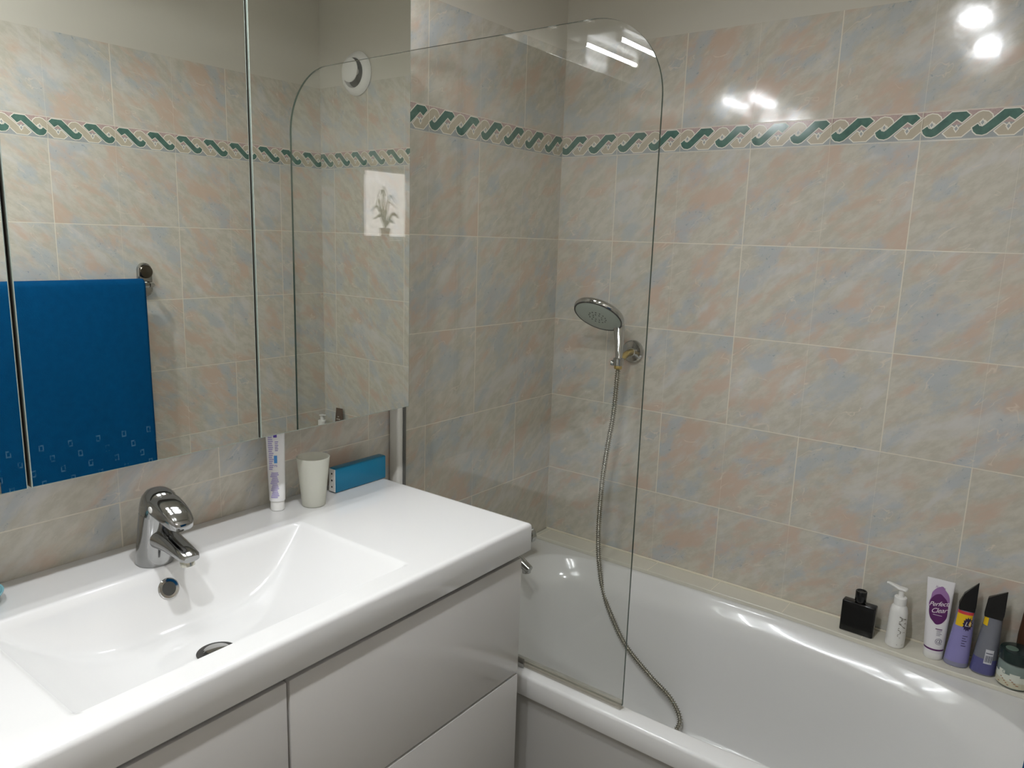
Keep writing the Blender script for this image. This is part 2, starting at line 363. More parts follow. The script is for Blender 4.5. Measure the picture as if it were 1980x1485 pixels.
# ================================================================ VANITY
CY0, CY1 = -1.99, -0.798      # washbasin slab along the left wall
van = thing('vanity_cabinet', (0.24, -1.394, 0.28), 'white gloss handleless vanity cabinet with drawers under the long washbasin', 'cabinet')
bm = bmesh.new(); box(bm, .0015, CY0 + .016, .28, .452, CY0 + .034, .853, 0, .001, 1); box(bm, .0015, CY1 - .038, .28, .452, CY1 - .020, .853, 0, .001, 1)
box(bm, .0015, CY0 + .033, .28, .452, CY1 - .037, .298); box(bm, .0015, CY0 + .033, .297, .012, CY1 - .037, .853); box(bm, .434, CY0 + .033, .297, .452, CY1 - .037, .330); link('body', bm, CARC, van)
bm = bmesh.new(); box(bm, .4525, CY0 + .03, .285, .4535, CY1 - .03, .848); link('drawer_gap_shade', bm, DARKGAP, van)  # near-black sheet that paints the shade seen between drawers
for (a, b, c, d) in ((-1.3960, CY1 - .017, .582, .8445), (-1.3960, CY1 - .017, .283, .5770), (CY0 + .017, -1.4010, .582, .8445), (CY0 + .017, -1.4010, .283, .5770)):
    bm = bmesh.new(); box(bm, .460, a, c, .486, b, d, 0, .0018, 2); link('drawer', bm, LACQ, van)

# washbasin: one ceramic slab with a sunk basin
BX0, BX1, BY0, BY1, ZC, DEP = .138, .447, -1.676, -1.112, .92, .100
def sstep(t): t = max(0, min(1, t)); return t * t * (3 - 2 * t)
def basin_z(x, y):
    e = [(x - BX0) / .080, (BX1 - x) / .050, (BY1 - y) / .230, (y - BY0) / .230]
    if min(e) <= 0: return 0.0
    e = [1 - (1 - min(t, 1)) ** 2 for t in e]
    k = 11.0; v = max(0.0, -math.log(sum(math.exp(-k * a) for a in e)) / k + math.log(1.6) / k * min(e))
    return min(v, 1.0) * DEP * 1.06
def slab():
    bm = bmesh.new(); RB = .009
    def axis(a, b, n, r):
        e = [r * (1 - math.cos(PI / 2 * i / 5)) for i in range(6)]
        return [a + t for t in e] + [a + r + (b - a - 2 * r) * i / n for i in range(1, n)] + [b - t for t in e[::-1]]
    xs = axis(.0012, .496, 96, RB); ys = axis(CY0, CY1, 200, RB)
    g = []
    def drop(d): return 0 if d >= RB else RB - math.sqrt(max(0, RB * RB - (RB - d) ** 2))
    for x in xs:
        row = []
        for y in ys:
            dz = max(drop(.496 - x), drop(y - CY0), drop(CY1 - y))
            row.append(bm.verts.new((x, y, ZC - dz - basin_z(x, y))))
        g.append(row)
    for i in range(len(xs) - 1):
        for j in range(len(ys) - 1): bm.faces.new((g[i][j], g[i + 1][j], g[i + 1][j + 1], g[i][j + 1]))
    per = [g[i][0] for i in range(len(xs))] + [g[-1][j] for j in range(1, len(ys))] + [g[i][-1] for i in range(len(xs) - 2, -1, -1)] + [g[0][j] for j in range(len(ys) - 2, 0, -1)]
    lo = [bm.verts.new((v.co.x, v.co.y, .860)) for v in per]; lo2 = [bm.verts.new((min(v.co.x, .490), max(min(v.co.y, CY1 - .006), CY0 + .006), .8545)) for v in per]
    n = len(per)
    for a, b in ((per, lo), (lo, lo2)):
        for i in range(n): bm.faces.new((a[i], a[(i + 1) % n], b[(i + 1) % n], b[i]))
    return bm
wb = thing('washbasin', (.25, -1.394, .855), 'long white ceramic washbasin slab with sunk rectangular basin', 'washbasin')
link('basin', slab(), CERAMIC, wb, angle=50)
zd = ZC - basin_z(.303, -1.402)
bm = bmesh.new(); lathe(bm, (.303, -1.402, zd + .0005), (0, 0, 1), [(.030, -.001), (.0315, .0012), (.030, .0018), (.001, .0018)], 40, cap1=False); link('drain_hole', bm, DARKGAP, wb)
bm = bmesh.new(); lathe(bm, (.303, -1.402, zd + .004), (0, 0, 1), [(.014, -.001), (.0205, .000), (.0205, .0015), (.016, .003), (.002, .0034)], 40); link('drain_cover', bm, CHROME, wb)
oc = Vector((.1520, -1.398, ZC - basin_z(.1520, -1.398))); e = .004
nx = Vector((basin_z(.1560, -1.4) - basin_z(.1480, -1.4), 0, .008)).normalized()
bm = bmesh.new(); lathe(bm, oc - nx * .0005, nx, [(.0115, .0), (.0185, .0), (.0185, .002), (.0165, .0035), (.0120, .0030), (.0110, .001)], 40, cap0=False, cap1=False); link('overflow_ring', bm, CHROME, wb)
bm = bmesh.new(); lathe(bm, oc, nx, [(.0118, 0), (.0118, .0008)], 32); link('overflow_hole', bm, mat('overflow_dark', (.06, .06, .055), .5), wb)

# basin tap
CHROME_ALL, CHROME = CHROME, mat('tap_chrome_darkened', (0.36, 0.36, 0.355), 0.10, metal=1)  # chrome with the dark surroundings it mirrors put into its base colour
tp = thing('basin_mixer_tap', (.105, -1.394, .92), 'chrome single-lever mixer tap on the washbasin in front of the mirror', 'tap')
ty = -1.394; EX, EY, EZ = Vector((1, 0, 0)), Vector((0, 1, 0)), Vector((0, 0, 1))
bm = bmesh.new()
loft(bm, [super_sec((cx, ty, z), EX, EY, rx, ry, 2.15, 40) for cx, z, rx, ry in ((.103, .9203, .0300, .0300), (.103, .923, .0315, .0315), (.106, .940, .0310, .0305), (.111, .965, .0305, .0300), (.118, .995, .0300, .0300), (.124, 1.018, .0295, .0300))])
link('body', bm, CHROME, tp)
bm = bmesh.new()
loft(bm, [super_sec((x, ty, z), EY, Vector((sl, 0, 1)).normalized(), hw, hh, 2.6, 32) for x, z, hw, hh, sl in ((.112, .974, .024, .027, .2), (.140, .974, .022, .019, .2), (.170, .971, .0195, .0140, .2), (.200, .966, .0180, .0105, .2), (.220, .962, .0170, .0085, .2), (.227, .960, .0135, .0055, .2))])
link('spout', bm, CHROME, tp)
bm = bmesh.new(); lathe(bm, (.211, ty, .957), (0.12, 0, -1), [(.0118, 0), (.0118, .004), (.0112, .0045), (.0118, .006), (.0118, .012), (.010, .0128), (.0095, .010)], 32); link('aerator', bm, mat('aerator_metal', (.55, .54, .47), .25, metal=1), tp)
bm = bmesh.new()
A1 = Vector((.30, 0, 1)).normalized(); B1 = A1.cross(EY).normalized()
cap = [((.1245, ty, 1.0195), .0298), ((.1275, ty, 1.030), .0294), ((.1315, ty, 1.042), .0278), ((.1355, ty, 1.0515), .0235), ((.1385, ty, 1.0575), .0155), ((.1400, ty, 1.0600), .0060)]
loft(bm, [super_sec(c, B1, EY, r * 1.06, r, 2.1, 40) for c, r in cap])
loft(bm, [super_sec((x, ty, z), EY, Vector((.45, 0, 1)).normalized(), hw, hh, 2.8, 32) for x, z, hw, hh in ((.128, 1.036, .0265, .0205), (.150, 1.0335, .0260, .0205), (.170, 1.0280, .0250, .0190), (.188, 1.0210, .0235, .0165), (.201, 1.0150, .0205, .0130), (.209, 1.0110, .0150, .0080), (.2115, 1.0100, .0070, .0030))])
lv = link('lever', bm, CHROME, tp)
bm = bmesh.new(); lathe(bm, (.150, ty, 1.022), (.9, 0, -.35), [(.0145, 0), (.0145, .010), (.0125, .013), (.002, .0135)], 32); link('cartridge_collar', bm, mat('dark_chrome', (.32, .32, .31), .12, metal=1), tp)
bm = bmesh.new(); lathe(bm, (.150, ty - .0255, 1.034), (0, -1, 0), [(.0055, 0), (.0055, .0012), (.0045, .0018), (.0005, .0018)], 20); link('lever_plug', bm, WHITEP, lv)

CHROME = CHROME_ALL
# toothpaste tube, standing on its cap
tt = thing('toothpaste_tube', (.046, -1.098, .92), 'white and lilac toothpaste tube standing on its cap behind the washbasin', 'toothpaste')
tw = Vector((.62, .78, 0)).normalized(); tn = Vector((.78, -.62, 0)).normalized(); tb = Vector((.046, -1.098, 0))
bm = bmesh.new(); lathe(bm, (tb.x, tb.y, .9205), (0, 0, 1), [(.0135, 0), (.0145, .001), (.0145, .020), (.0138, .0215)], 32); link('cap', bm, WHITEP, tt)
def tpz(t): return .942 + .160 * t
def tpr(t): return (.0165 + .0030 * t, .0150 * (1 - t) ** .9 + .0012)
bm = bmesh.new(); secs = [super_sec((tb.x, tb.y, .9425), tw, tn, .0130, .0130, 2, 40)] + [super_sec((tb.x - .002 * t, tb.y, tpz(t)), tw, tn, *tpr(t), 2.0 + .4 * t, 40) for t in [i / 12 for i in range(13)]]
loft(bm, secs); link('tube_body', bm, mat('toothpaste_white', (.78, .77, .76), .25), tt)
def on_tp(x, z):
    t = (z - .942) / .160; ra, rb = tpr(t); c = max(-.999, min(.999, x / ra)); d = rb * (1 - abs(c) ** (2.0 + .4 * t)) ** (1 / (2.0 + .4 * t))
    p = Vector((tb.x - .002 * t, tb.y, 0)) + tw * x + tn * (d + .0005); return Vector((p.x, p.y, z))
bm = bmesh.new()
for i in range(11): patch(bm, -.0140 + .0003 * (i % 3), 1.010 + i * .0042, -.0070 + .0015 * ((i * 7) % 3), 1.0126 + i * .0042, on_tp, 0)
for i in range(8): patch(bm, -.0145, 1.056 + i * .0042, -.0045 - .001 * (i % 3), 1.0586 + i * .0042, on_tp, 0)
for i in range(15): patch(bm, -.0120 + .0012 * ((i * 5) % 4), .950 + i * .0037, .0020 + .0010 * ((i * 3) % 4), .9528 + i * .0037, on_tp, 0)
for i in range(6): patch(bm, -.0010, 1.050 + i * .0036, .0050 + .001 * (i % 2), 1.0512 + i * .0036, on_tp, 2)
patch(bm, -.0035, 1.078, .0035, 1.094, on_tp, 2); patch(bm, -.0035, 1.024, .0030, 1.040, on_tp, 1)
text_bm(bm, '75', .0065, lambda x, y: on_tp(-.0003 + x, 1.018 + y), 2)
link('printed_label', bm, [mat('print_lilac', srgb(168, 160, 200), .4), mat('print_blue', srgb(70, 140, 205), .4), mat('print_violet', srgb(84, 64, 160), .4)], tt, False)

# frosted tumbler
bm = bmesh.new(); lathe(bm, (.080, -1.030, .9205), (0, 0, 1), [(.001, 0), (.0225, 0), (.0250, .002), (.0290, .050), (.0350, .108), (.0343, .1085), (.0283, .050), (.0242, .005), (.001, .0045)], 56, cap0=True)
tag(link('plastic_tumbler', bm, FROST), 'frosted white plastic tumbler between toothpaste tube and turquoise speaker', 'tumbler')

# turquoise speaker
sp = thing('portable_speaker', (.048, -.876, .92), 'slim turquoise portable speaker lying at the end of the washbasin', 'speaker')
TURQ = new_mat('turquoise_grille'); n = NT(TURQ); X, Y, Z, OV = n.sep(); M = n.M
fy = M('SUBTRACT', M('FRACT', M('DIVIDE', Y, .0028)), .5); fz = M('SUBTRACT', M('FRACT', M('DIVIDE', Z, .0028)), .5)
dots = M('SUBTRACT', 1.0, n.ramp(M('SQRT', M('ADD', M('MULTIPLY', fy, fy), M('MULTIPLY', fz, fz))), .18, .34))
bb = TURQ.node_tree.nodes['Principled BSDF']; TURQ.node_tree.links.new(n.mix(M('MULTIPLY', dots, .55), srgb(0, 112, 148), srgb(0, 62, 86)), bb.inputs['Base Color']); bb.inputs['Roughness'].default_value = .32
bm = bmesh.new(); box(bm, .0360, -.9530, .9205, .0605, -.7990, .9775, 0, .0035, 3); link('grille_body', bm, TURQ, sp)
bm = bmesh.new(); box(bm, .0375, -.9545, .9225, .0590, -.9528, .9760, 0, .0007, 1); ec = link('end_cap', bm, WHITEP, sp)
for z in (.934, .949, .965):
    bm = bmesh.new(); lathe(bm, (.0482, -.9543, z), (0, -1, 0), [(.0022 if z != .949 else .003, 0), (.0020, .0004)], 16); link('port', bm, BLACKP, ec)

# turquoise dish at the left edge of the slab
bm = bmesh.new(); lathe(bm, (.058, -1.662, .9205), (0, 0, 1), [(.030, 0), (.036, .004), (.0475, .018), (.0480, .0205), (.0455, .0205), (.034, .008), (.002, .006)], 56)
tag(link('soap_dish', bm, mat('turquoise_glaze', srgb(120, 178, 190), .12, coat=.4)), 'small turquoise soap dish at the left end of the washbasin', 'soap dish')

# ================================================================ MIRROR CABINET + LAMP
MX = .1371; mc = thing('mirror_cabinet', (.06, -1.394, 1.112), 'wide mirror-fronted bathroom cabinet hung over the washbasin', 'cabinet')
bm = bmesh.new(); box(bm, .0015, -1.985, 1.1145, MX - .021, -.8035, 1.984, 0, .0015, 1); link('carcass', bm, CARC, mc)
DOORSIDE = mat('door_side_shade', srgb(74, 68, 58), .5)  # door sides coloured dark so the gaps look shaded
def door(y0, y1, ang, hinge):
    bm = bmesh.new(); x0, x1, z0, z1 = MX - .019, MX, 1.112, 1.9845; bv = .0012
    loft(bm, [[(x0, y0, z0), (x0, y1, z0), (x0, y1, z1), (x0, y0, z1)], [(x1 - .0045, y0, z0), (x1 - .0045, y1, z0), (x1 - .0045, y1, z1), (x1 - .0045, y0, z1)]], True, False, 1)
    loft(bm, [[(x1 - .0045, y0, z0), (x1 - .0045, y1, z0), (x1 - .0045, y1, z1), (x1 - .0045, y0, z1)], [(x1 - bv * .4, y0, z0), (x1 - bv * .4, y1, z0), (x1 - bv * .4, y1, z1), (x1 - bv * .4, y0, z1)],
              [(x1, y0 + bv, z0 + bv), (x1, y1 - bv, z0 + bv), (x1, y1 - bv, z1 - bv), (x1, y0 + bv, z1 - bv)]], False, False, 2)
    f = bm.faces.new([bm.verts.new(p) for p in ((x1, y0 + bv, z0 + bv), (x1, y1 - bv, z0 + bv), (x1, y1 - bv, z1 - bv), (x1, y0 + bv, z1 - bv))]); f.material_index = 0
    Rm = Matrix.Translation((MX, hinge, 0)) @ Matrix.Rotation(ang, 4, 'Z') @ Matrix.Translation((-MX, -hinge, 0)); bm.transform(Rm)
    link('mirror_door', bm, [MIRROR, DOORSIDE, MIREDGE], mc, False)
door(-1.1935, -.8026, -.0077, -1.196); door(-1.5870, -1.1990, -.0026, -1.199); door(-1.985, -1.5930, 0.0, -1.593)
bm = bmesh.new()
for y in (-1.19625, -1.5900): box(bm, MX - .0205, y - .0022, 1.116, MX - .012, y + .0022, 1.984)
link('door_gap_shade', bm, DARKGAP, mc)  # dark strips standing in for the shade between the doors
GLOW = mat('lit_tube', (1, 1, 1), .5, emit=LAMP_COL, estr=TUBE_POWER * 1.18)
def cabinet_lamp(yc, zl, lab):
    lp = thing('cabinet_lamp', (.19, yc, 1.986), lab, 'lamp', 'two-tube lamps over the mirror cabinet')
    bm = bmesh.new(); box(bm, .100, yc - .16, zl + .016, .290, yc + .16, zl + .030, 0, .002, 1); box(bm, .03, yc - .06, 1.9865, .101, yc + .06, zl + .030, 0, .002, 1); link('housing', bm, ALUS, lp)
    for x in (.148, .258):
        bm = bmesh.new(); lathe(bm, (x, yc - .145, zl), (0, 1, 0), [(.0015, 0), (.0055, .002), (.0055, .285), (.0015, .287)], 16); link('light_tube', bm, GLOW, lp)
        for ye in (-.156, .143):
            bm = bmesh.new(); box(bm, x - .008, yc + ye, zl - .008, x + .008, yc + ye + .010, zl + .016); link('tube_holder', bm, ALUW, lp)
cabinet_lamp(-1.44, 2.038, 'slim two-tube lamp over the middle of the mirror cabinet')
cabinet_lamp(-.985, 2.050, 'slim two-tube lamp over the bath end of the mirror cabinet')

# ceiling spotlights
for i, (x, y, lab) in enumerate(((.87, -1.50, 'round white ceiling spotlight nearer the bath'), (.865, -2.03, 'round white ceiling spotlight nearer the door side'))):
    s = thing('ceiling_spotlight', (x, y, CZ), lab, 'ceiling light', 'ceiling spotlights')
    bm = bmesh.new(); lathe(bm, (x, y, CZ - .0005), (0, 0, -1), [(.052, 0), (.052, .004), (.046, .012), (.036, .012), (.034, .004), (.034, .003)], 40, cap0=False, cap1=False); link('trim_ring', bm, ALUW, s)
    bm = bmesh.new(); lathe(bm, (x, y, CZ - .0015), (0, 0, -1), [(.0335, 0), (.0335, .006), (.028, .0075), (.001, .0085)], 32); link('lens', bm, mat('lit_lens', (1, 1, 1), .5, emit=LAMP_COL, estr=SPOT_POWER), s)

# ================================================================ BATH
bt = thing('bathtub', (.74, -.37, .0), 'white enamelled bathtub with rounded inner edge below the tiled wall', 'bathtub')
BYO, RZ = -.745, .525
def outline(off, offr, z, N=160):
    x0, x1, y0, y1 = .075 + off, 1.425 - off - offr, -.700 + off, -.086 - off
    xc, yc = .72, (y0 + y1) / 2; hy = (y1 - y0) / 2; out = []
    for i in range(N):
        t = 2 * PI * i / N; ct, st = math.cos(t), math.sin(t)
        nn, hx = (2.5, x1 - xc) if ct > 0 else (5.0, xc - x0)
        nn2 = nn
        out.append(Vector((xc + hx * math.copysign(abs(ct) ** (2 / nn2), ct), yc + hy * math.copysign(abs(st) ** (2 / nn2), st), z)))
    return out
def rect_loop(src, x0, x1, y0, y1, z):
    cx, cy = (x0 + x1) / 2, (y0 + y1) / 2; hx, hy = (x1 - x0) / 2, (y1 - y0) / 2; out = []
    for p in src:
        dx, dy = (p.x - cx) / hx, (p.y - cy) / hy; m = max(abs(dx), abs(dy)); out.append(Vector((cx + dx / m * hx, cy + dy / m * hy, z)))
    # pull the nearest vertices exactly onto the corners
    for qx in (x0, x1):
        for qy in (y0, y1):
            k = min(range(len(out)), key=lambda i: (out[i].x - qx) ** 2 + (out[i].y - qy) ** 2); out[k] = Vector((qx, qy, z))
    return out
bm = bmesh.new(); o0 = outline(0, 0, RZ)
X0, X1, Y1 = .0015, W - .0015, -.0015
ex = lambda d, z: rect_loop(o0, X0 + d, X1 - d, BYO + d, Y1 - d, z)
secs = [ex(.012, .474), ex(.001, .474), ex(0, .476), ex(0, .517), ex(.0012, .5212), ex(.004, .524), ex(.008, RZ)]
secs += [outline(o, r, z) for o, r, z in ((-.004, 0, RZ), (0, 0, .5245), (.003, .0, .5225), (.007, .0, .5180), (.015, .003, .5085), (.024, .006, .4975), (.033, .010, .4860), (.041, .014, .4745), (.047, .019, .4630), (.052, .026, .4480), (.063, .05, .380), (.078, .09, .290), (.092, .13, .215), (.108, .17, .178), (.130, .21, .156), (.170, .26, .146), (.230, .30, .142), (.290, .34, .140))]
loft(bm, secs, False, True); link('tub', bm, ACRYL, bt, angle=60)
bm = bmesh.new(); box(bm, .002, -.733, .002, W - .002, -.718, .500, 0, .001, 1); link('front_panel', bm, PANELW, bt)
# tiled ledge between bath and wall, joints and silicone
bm = bmesh.new()
v = [(.002, -.076), (.80, -.078), (1.20, -.098), (W - .002, -.100), (W - .002, -.0012), (.002, -.0012)]
loft(bm, [[(x, y, .5257) for x, y in v], [(x, y, .535) for x, y in v], [(x, y + (.0015 if y < -.05 else 0), .5365) for x, y in v]])
ledge = struct('trim_5', bm, LEDGEM)
bm = bmesh.new()
for k in range(8):
    x = .02 + k * .2
    if x < 1.46: box(bm, x - .0007, -.0755, .5362, x + .0007, -.004, .5368)
box(bm, .003, -.0055, .5363, W - .003, -.0012, .5415, 0, .0012, 2)
struct('trim_6', bm, GROUTM)

# ================================================================ SHOWER SCREEN
ss = thing('shower_screen', (.36, -.7129, .528), 'frameless clear glass shower screen with rounded top corner on bath rim', 'shower screen')
gx0, gx1, gz0, gz1, gy, gt, gr = .034, .6885, .536, 1.9125, -.7129, .0028, .155
pl = [(gx0, gz0), (gx1, gz0)] + [(gx1 - gr + gr * math.cos(a), gz1 - gr + gr * math.sin(a)) for a in [PI / 2 * i / 24 for i in range(25)]] + [(gx0, gz1)]
bm = bmesh.new(); A = [bm.verts.new((x, gy - gt, z)) for x, z in pl]; B = [bm.verts.new((x, gy + gt, z)) for x, z in pl]
bm.faces.new(A).material_index = 0; bm.faces.new(B[::-1]).material_index = 0
for i in range(len(pl)): bm.faces.new((A[i], A[(i + 1) % len(pl)], B[(i + 1) % len(pl)], B[i])).material_index = 1
link('glass_pane', bm, [GLASS, GLASSEDGE], ss, False)
bm = bmesh.new(); box(bm, .0012, -.7345, .5262, .034, -.7035, 1.9125, 0, .006, 3); wp = link('wall_profile', bm, ALUW, ss)
bm = bmesh.new(); box(bm, .0343, -.7180, .5262, .0368, -.7080, 1.9120, 0, .0005, 1); link('profile_gasket', bm, mat('grey_gasket', (.12, .12, .11), .5), ss)
bm = bmesh.new(); box(bm, .10, -.7195, .5262, gx1 - .001, -.7063, .5350, 0, .002, 2); box(bm, .10, -.7180, .5350, gx1 - .001, -.7161, .5450); box(bm, .10, -.7097, .5350, gx1 - .001, -.7078, .5450)
link('bottom_seal', bm, RUBBER, ss)
bm = bmesh.new(); box(bm, .395, -.7240, .5262, .436, -.7200, .5500, 0, .0015, 2); link('hinge_clip', bm, CHROME, ss)

# ================================================================ SHOWER: holder, handset, hose, bath tap
sh = thing('shower_bracket', (.289, 0, 1.178), 'round chrome wall bracket holding the shower handset', 'shower bracket')
bm = bmesh.new(); lathe(bm, (.2895, -.0012, 1.1785), (0, -1, 0), [(.0325, 0), (.0345, .002), (.0340, .010), (.0300, .015), (.014, .0175), (.012, .020)], 48); link('wall_plate', bm, CHROME, sh)
bm = bmesh.new(); tube(bm, catmull([(.2895, -.016, 1.178), (.292, -.050, 1.1745), (.297, -.085, 1.166), (.300, -.098, 1.163)], 8), lambda i: .0105 - .00012 * i, 16); link('arm', bm, BRASS, sh)
bm = bmesh.new(); lathe(bm, (.3045, -.119, 1.1500), (.0, .02, 1), [(.0135, 0), (.0150, .002), (.0155, .020), (.0140, .022), (.0108, .022), (.0105, .0)], 32, cap0=False, cap1=False); link('cradle', bm, CHROME, sh)
bm = bmesh.new(); lathe(bm, (.292, -.122, 1.1560), (-.85, -.3, .1), [(.0075, 0), (.0085, .004), (.0075, .009), (.003, .0105)], 24); link('cradle_screw', bm, CHROME, sh)

hd = thing('shower_handset', (.3045, -.119, 1.15), 'chrome hand shower with round grey spray face in its bracket', 'shower head')
HC = Vector((.240, -.137, 1.290)); HN = Vector((-.014, -.626, -.823)).normalized()
bm = bmesh.new(); lathe(bm, HC, -HN, [(.0680, -.004), (.0735, -.002), (.0765, .003), (.0765, .008), (.0730, .0135), (.062, .0190), (.045, .0235), (.024, .0265), (.002, .0275)], 72, cap0=False); link('head_shell', bm, CHROME, hd)
bm = bmesh.new(); lathe(bm, HC, -HN, [(.0740, -.0035), (.0722, -.0050), (.0700, -.0044), (.0690, -.0030)], 72, cap0=False, cap1=False); link('seal_ring', bm, DARKGAP, hd)
bm = bmesh.new(); lathe(bm, HC, HN, [(.0700, .0015), (.0700, .0035), (.066, .0052), (.040, .0062), (.001, .0065)], 72); fc = link('spray_face', bm, mat('spray_face_grey', srgb(176, 188, 180), .3), hd)
ax, a_, b_ = frame(HN); bm = bmesh.new()
for rr, nn in ((.014, 8), (.026, 14), (.040, 0), (.053, 0)):
    for k in range(nn):
        t = 2 * PI * k / nn; lathe(bm, HC + HN * .0060 + (a_ * math.cos(t) + b_ * math.sin(t)) * rr, HN, [(.0024, -.001), (.0020, .0012)], 8)
link('nozzles', bm, mat('nozzle_dark', (.05, .055, .05), .5), fc)
bm = bmesh.new()
hp = catmull([(.256, -.102, 1.298), (.270, -.086, 1.281), (.281, -.086, 1.258), (.2885, -.094, 1.232), (.2965, -.105, 1.206), (.3025, -.1155, 1.180), (.3045, -.119, 1.160)], 8); L = len(hp)
tube(bm, hp, lambda i: .0172 - .0072 * sstep((i / L - .25) * 1.45), 28); link('handle', bm, CHROME, hd)
bm = bmesh.new(); lathe(bm, (.3045, -.119, 1.1395), (0, 0, 1), [(.0098, 0), (.0120, .002), (.0122, .010), (.0110, .0125), (.0100, .0220)], 8); link('hose_nut', bm, BRASS, hd)

hose_pts = [(.3045, -.119, 1.141), (.3030, -.120, 1.090), (.299, -.121, 1.000), (.287, -.121, .910), (.277, -.121, .820), (.2725, -.121, .730), (.2720, -.122, .640), (.2765, -.123, .570), (.2870, -.126, .512), (.3080, -.138, .461), (.3440, -.154, .408),
            (.4100, -.170, .332), (.5060, -.188, .276), (.5790, -.203, .244), (.6170, -.217, .205), (.6160, -.238, .178), (.5960, -.268, .1580), (.5300, -.340, .1530), (.4300, -.430, .1530), (.3100, -.515, .165), (.2150, -.550, .230), (.1720, -.540, .330), (.1500, -.480, .430), (.1250, -.390, .500), (.1020, -.345, .522), (.0985, -.335, .540)]
HP = resample(catmull(hose_pts, 24), .0011)
bm = bmesh.new(); tube(bm, HP, lambda i: .0064 + .0019 * math.sin(2 * PI * i / 6.0), 12)
tag(link('shower_hose', bm, HOSEM, angle=80), 'ribbed metal shower hose looping down into the bathtub', 'hose')

bx = thing('bath_mixer_tap', (.0, -.335, .60), 'chrome wall-mounted bath mixer partly hidden by the washbasin end', 'tap')
bm = bmesh.new(); lathe(bm, (.085, -.425, .605), (0, 1, 0), [(.019, 0), (.022, .006), (.0235, .03), (.0235, .14), (.022, .170), (.019, .178)], 32)
for y in (-.41, -.26): lathe(bm, (.0012, y, .605), (1, 0, 0), [(.030, 0), (.030, .004), (.024, .014), (.014, .018), (.014, .085)], 32)
link('body', bm, CHROME, bx)
for sgn, y in ((1, -.247), (-1, -.425)):
    bm = bmesh.new(); lathe(bm, (.085, y, .605), (0, sgn, 0), [(.017, 0), (.018, .004), (.027, .009), (.028, .026), (.024, .032), (.003, .034)], 12); link('handle', bm, CHROME, bx)
bm = bmesh.new(); sp_ = catmull([(.085, -.345, .598), (.115, -.345, .588), (.150, -.347, .573), (.181, -.349, .560)], 8)
tube(bm, sp_, lambda i: .0195 - .0003 * i, 24); link('spout', bm, CHROME, bx)
bm = bmesh.new(); lathe(bm, (.168, -.348, .562), (.15, 0, -1), [(.0125, 0), (.0125, .014), (.010, .015)], 24); link('aerator', bm, CHROME, bx)
bm = bmesh.new(); lathe(bm, (.098, -.335, .584), (0, 0, -1), [(.012, -.004), (.012, .016), (.010, .022), (.010, .040)], 20); link('hose_outlet', bm, CHROME, bx)

# ================================================================ BOTTLES ON THE LEDGE
LZ = .5368
def seg_face(c, w, nrm, rfun):
    """maps (x, z) on a label to the surface of an elliptic body"""
    c = Vector(c)
    def fn(x, z):
        ra, rb, nn = rfun(z); q = max(-.998, min(.998, x / ra)); d = rb * (1 - abs(q) ** nn) ** (1 / nn); p = c + w * x + nrm * (d + .0005); return Vector((p.x, p.y, z))
    return fn
VX = Vector((1, 0, 0)); VN = Vector((0, -1, 0))
def turned(a): return Vector((math.cos(a), math.sin(a), 0)), Vector((math.sin(a), -math.cos(a), 0))

# black flask
pf = thing('perfume_flask', (1.003, -.052, LZ), 'flat square black flask with black cylinder cap on the bath ledge', 'bottle')
bm = bmesh.new(); a = Matrix.Translation((1.003, -.0520, 0)) @ Matrix.Rotation(-.03, 4, 'Z')
box(bm, -.0400, -.0130, LZ, .0400, .0130, LZ + .0830, 0, .0035, 3); bm.transform(a)
link('flask', bm, BLACKG, pf)
bm = bmesh.new(); lathe(bm, (1.003, -.052, LZ + .083), (0, 0, 1), [(.0095, -.002), (.0095, .003), (.0128, .0032), (.0135, .005), (.0135, .0295), (.0125, .031), (.0095, .0305), (.0088, .029), (.001, .029)], 40); link('cap', bm, BLACKP, pf)

# white pump dispensers
def pump_bottle(name, x, y, lab, r=.0215, body_h=.105, ang=0.0, text=True, mirror_=False):
    pb = thing(name, (x, y, LZ), lab, 'bottle')
    bm = bmesh.new(); lathe(bm, (x, y, LZ), (0, 0, 1), [(r * .92, 0), (r, .002), (r * 1.02, .02), (r * .97, .06), (r * .95, body_h * .85), (r * .84, body_h * .97), (r * .62, body_h * 1.04), (r * .55, body_h * 1.06)], 44); link('bottle_body', bm, WHITEP, pb)
    z = LZ + body_h * 1.06; bm = bmesh.new()
    lathe(bm, (x, y, z), (0, 0, 1), [(r * .66, -.003), (r * .66, .016), (r * .60, .0175), (r * .34, .0180), (r * .30, .0225), (r * .30, .036)], 32); link('collar', bm, WHITEP, pb)
    bm = bmesh.new(); d, nn = turned(ang); h = Vector((x, y, z + .036))
    secs = [super_sec(h + d * t + Vector((0, 0, dz)), nn, Vector((0, 0, 1)), wv, hv, 3, 20) for t, dz, wv, hv in ((.013, .002, .006, .002), (.010, .002, .0095, .0035), (-.006, .0025, .0095, .0040), (-.018, .0065, .0060, .0032), (-.030, .0095, .0045, .0025), (-.034, .0090, .0040, .0020))]
    loft(bm, secs); link('pump_head', bm, WHITEP, pb)
    if text:
        bm = bmesh.new(); w_, n_ = turned(.45); fn = seg_face((x, y, 0), w_, n_, lambda z: (r, r * .985, 2.0))
        text_bm(bm, 'SAANA', .0250, lambda u, v: fn(v * 1.0 + .004, LZ + .047 + u * .95), 0)
        link('lettering', bm, mat('grey_print', srgb(140, 136, 126), .5), pb, False)
    return pb
pump_bottle('pump_bottle', 1.092, -.054, 'white pump bottle with vertical lettering between black flask and purple tube')
pump_bottle('pump_bottle', 1.436, -.048, 'white pump bottle in the far corner of the ledge, seen in the mirror', .026, .158, .3, False)

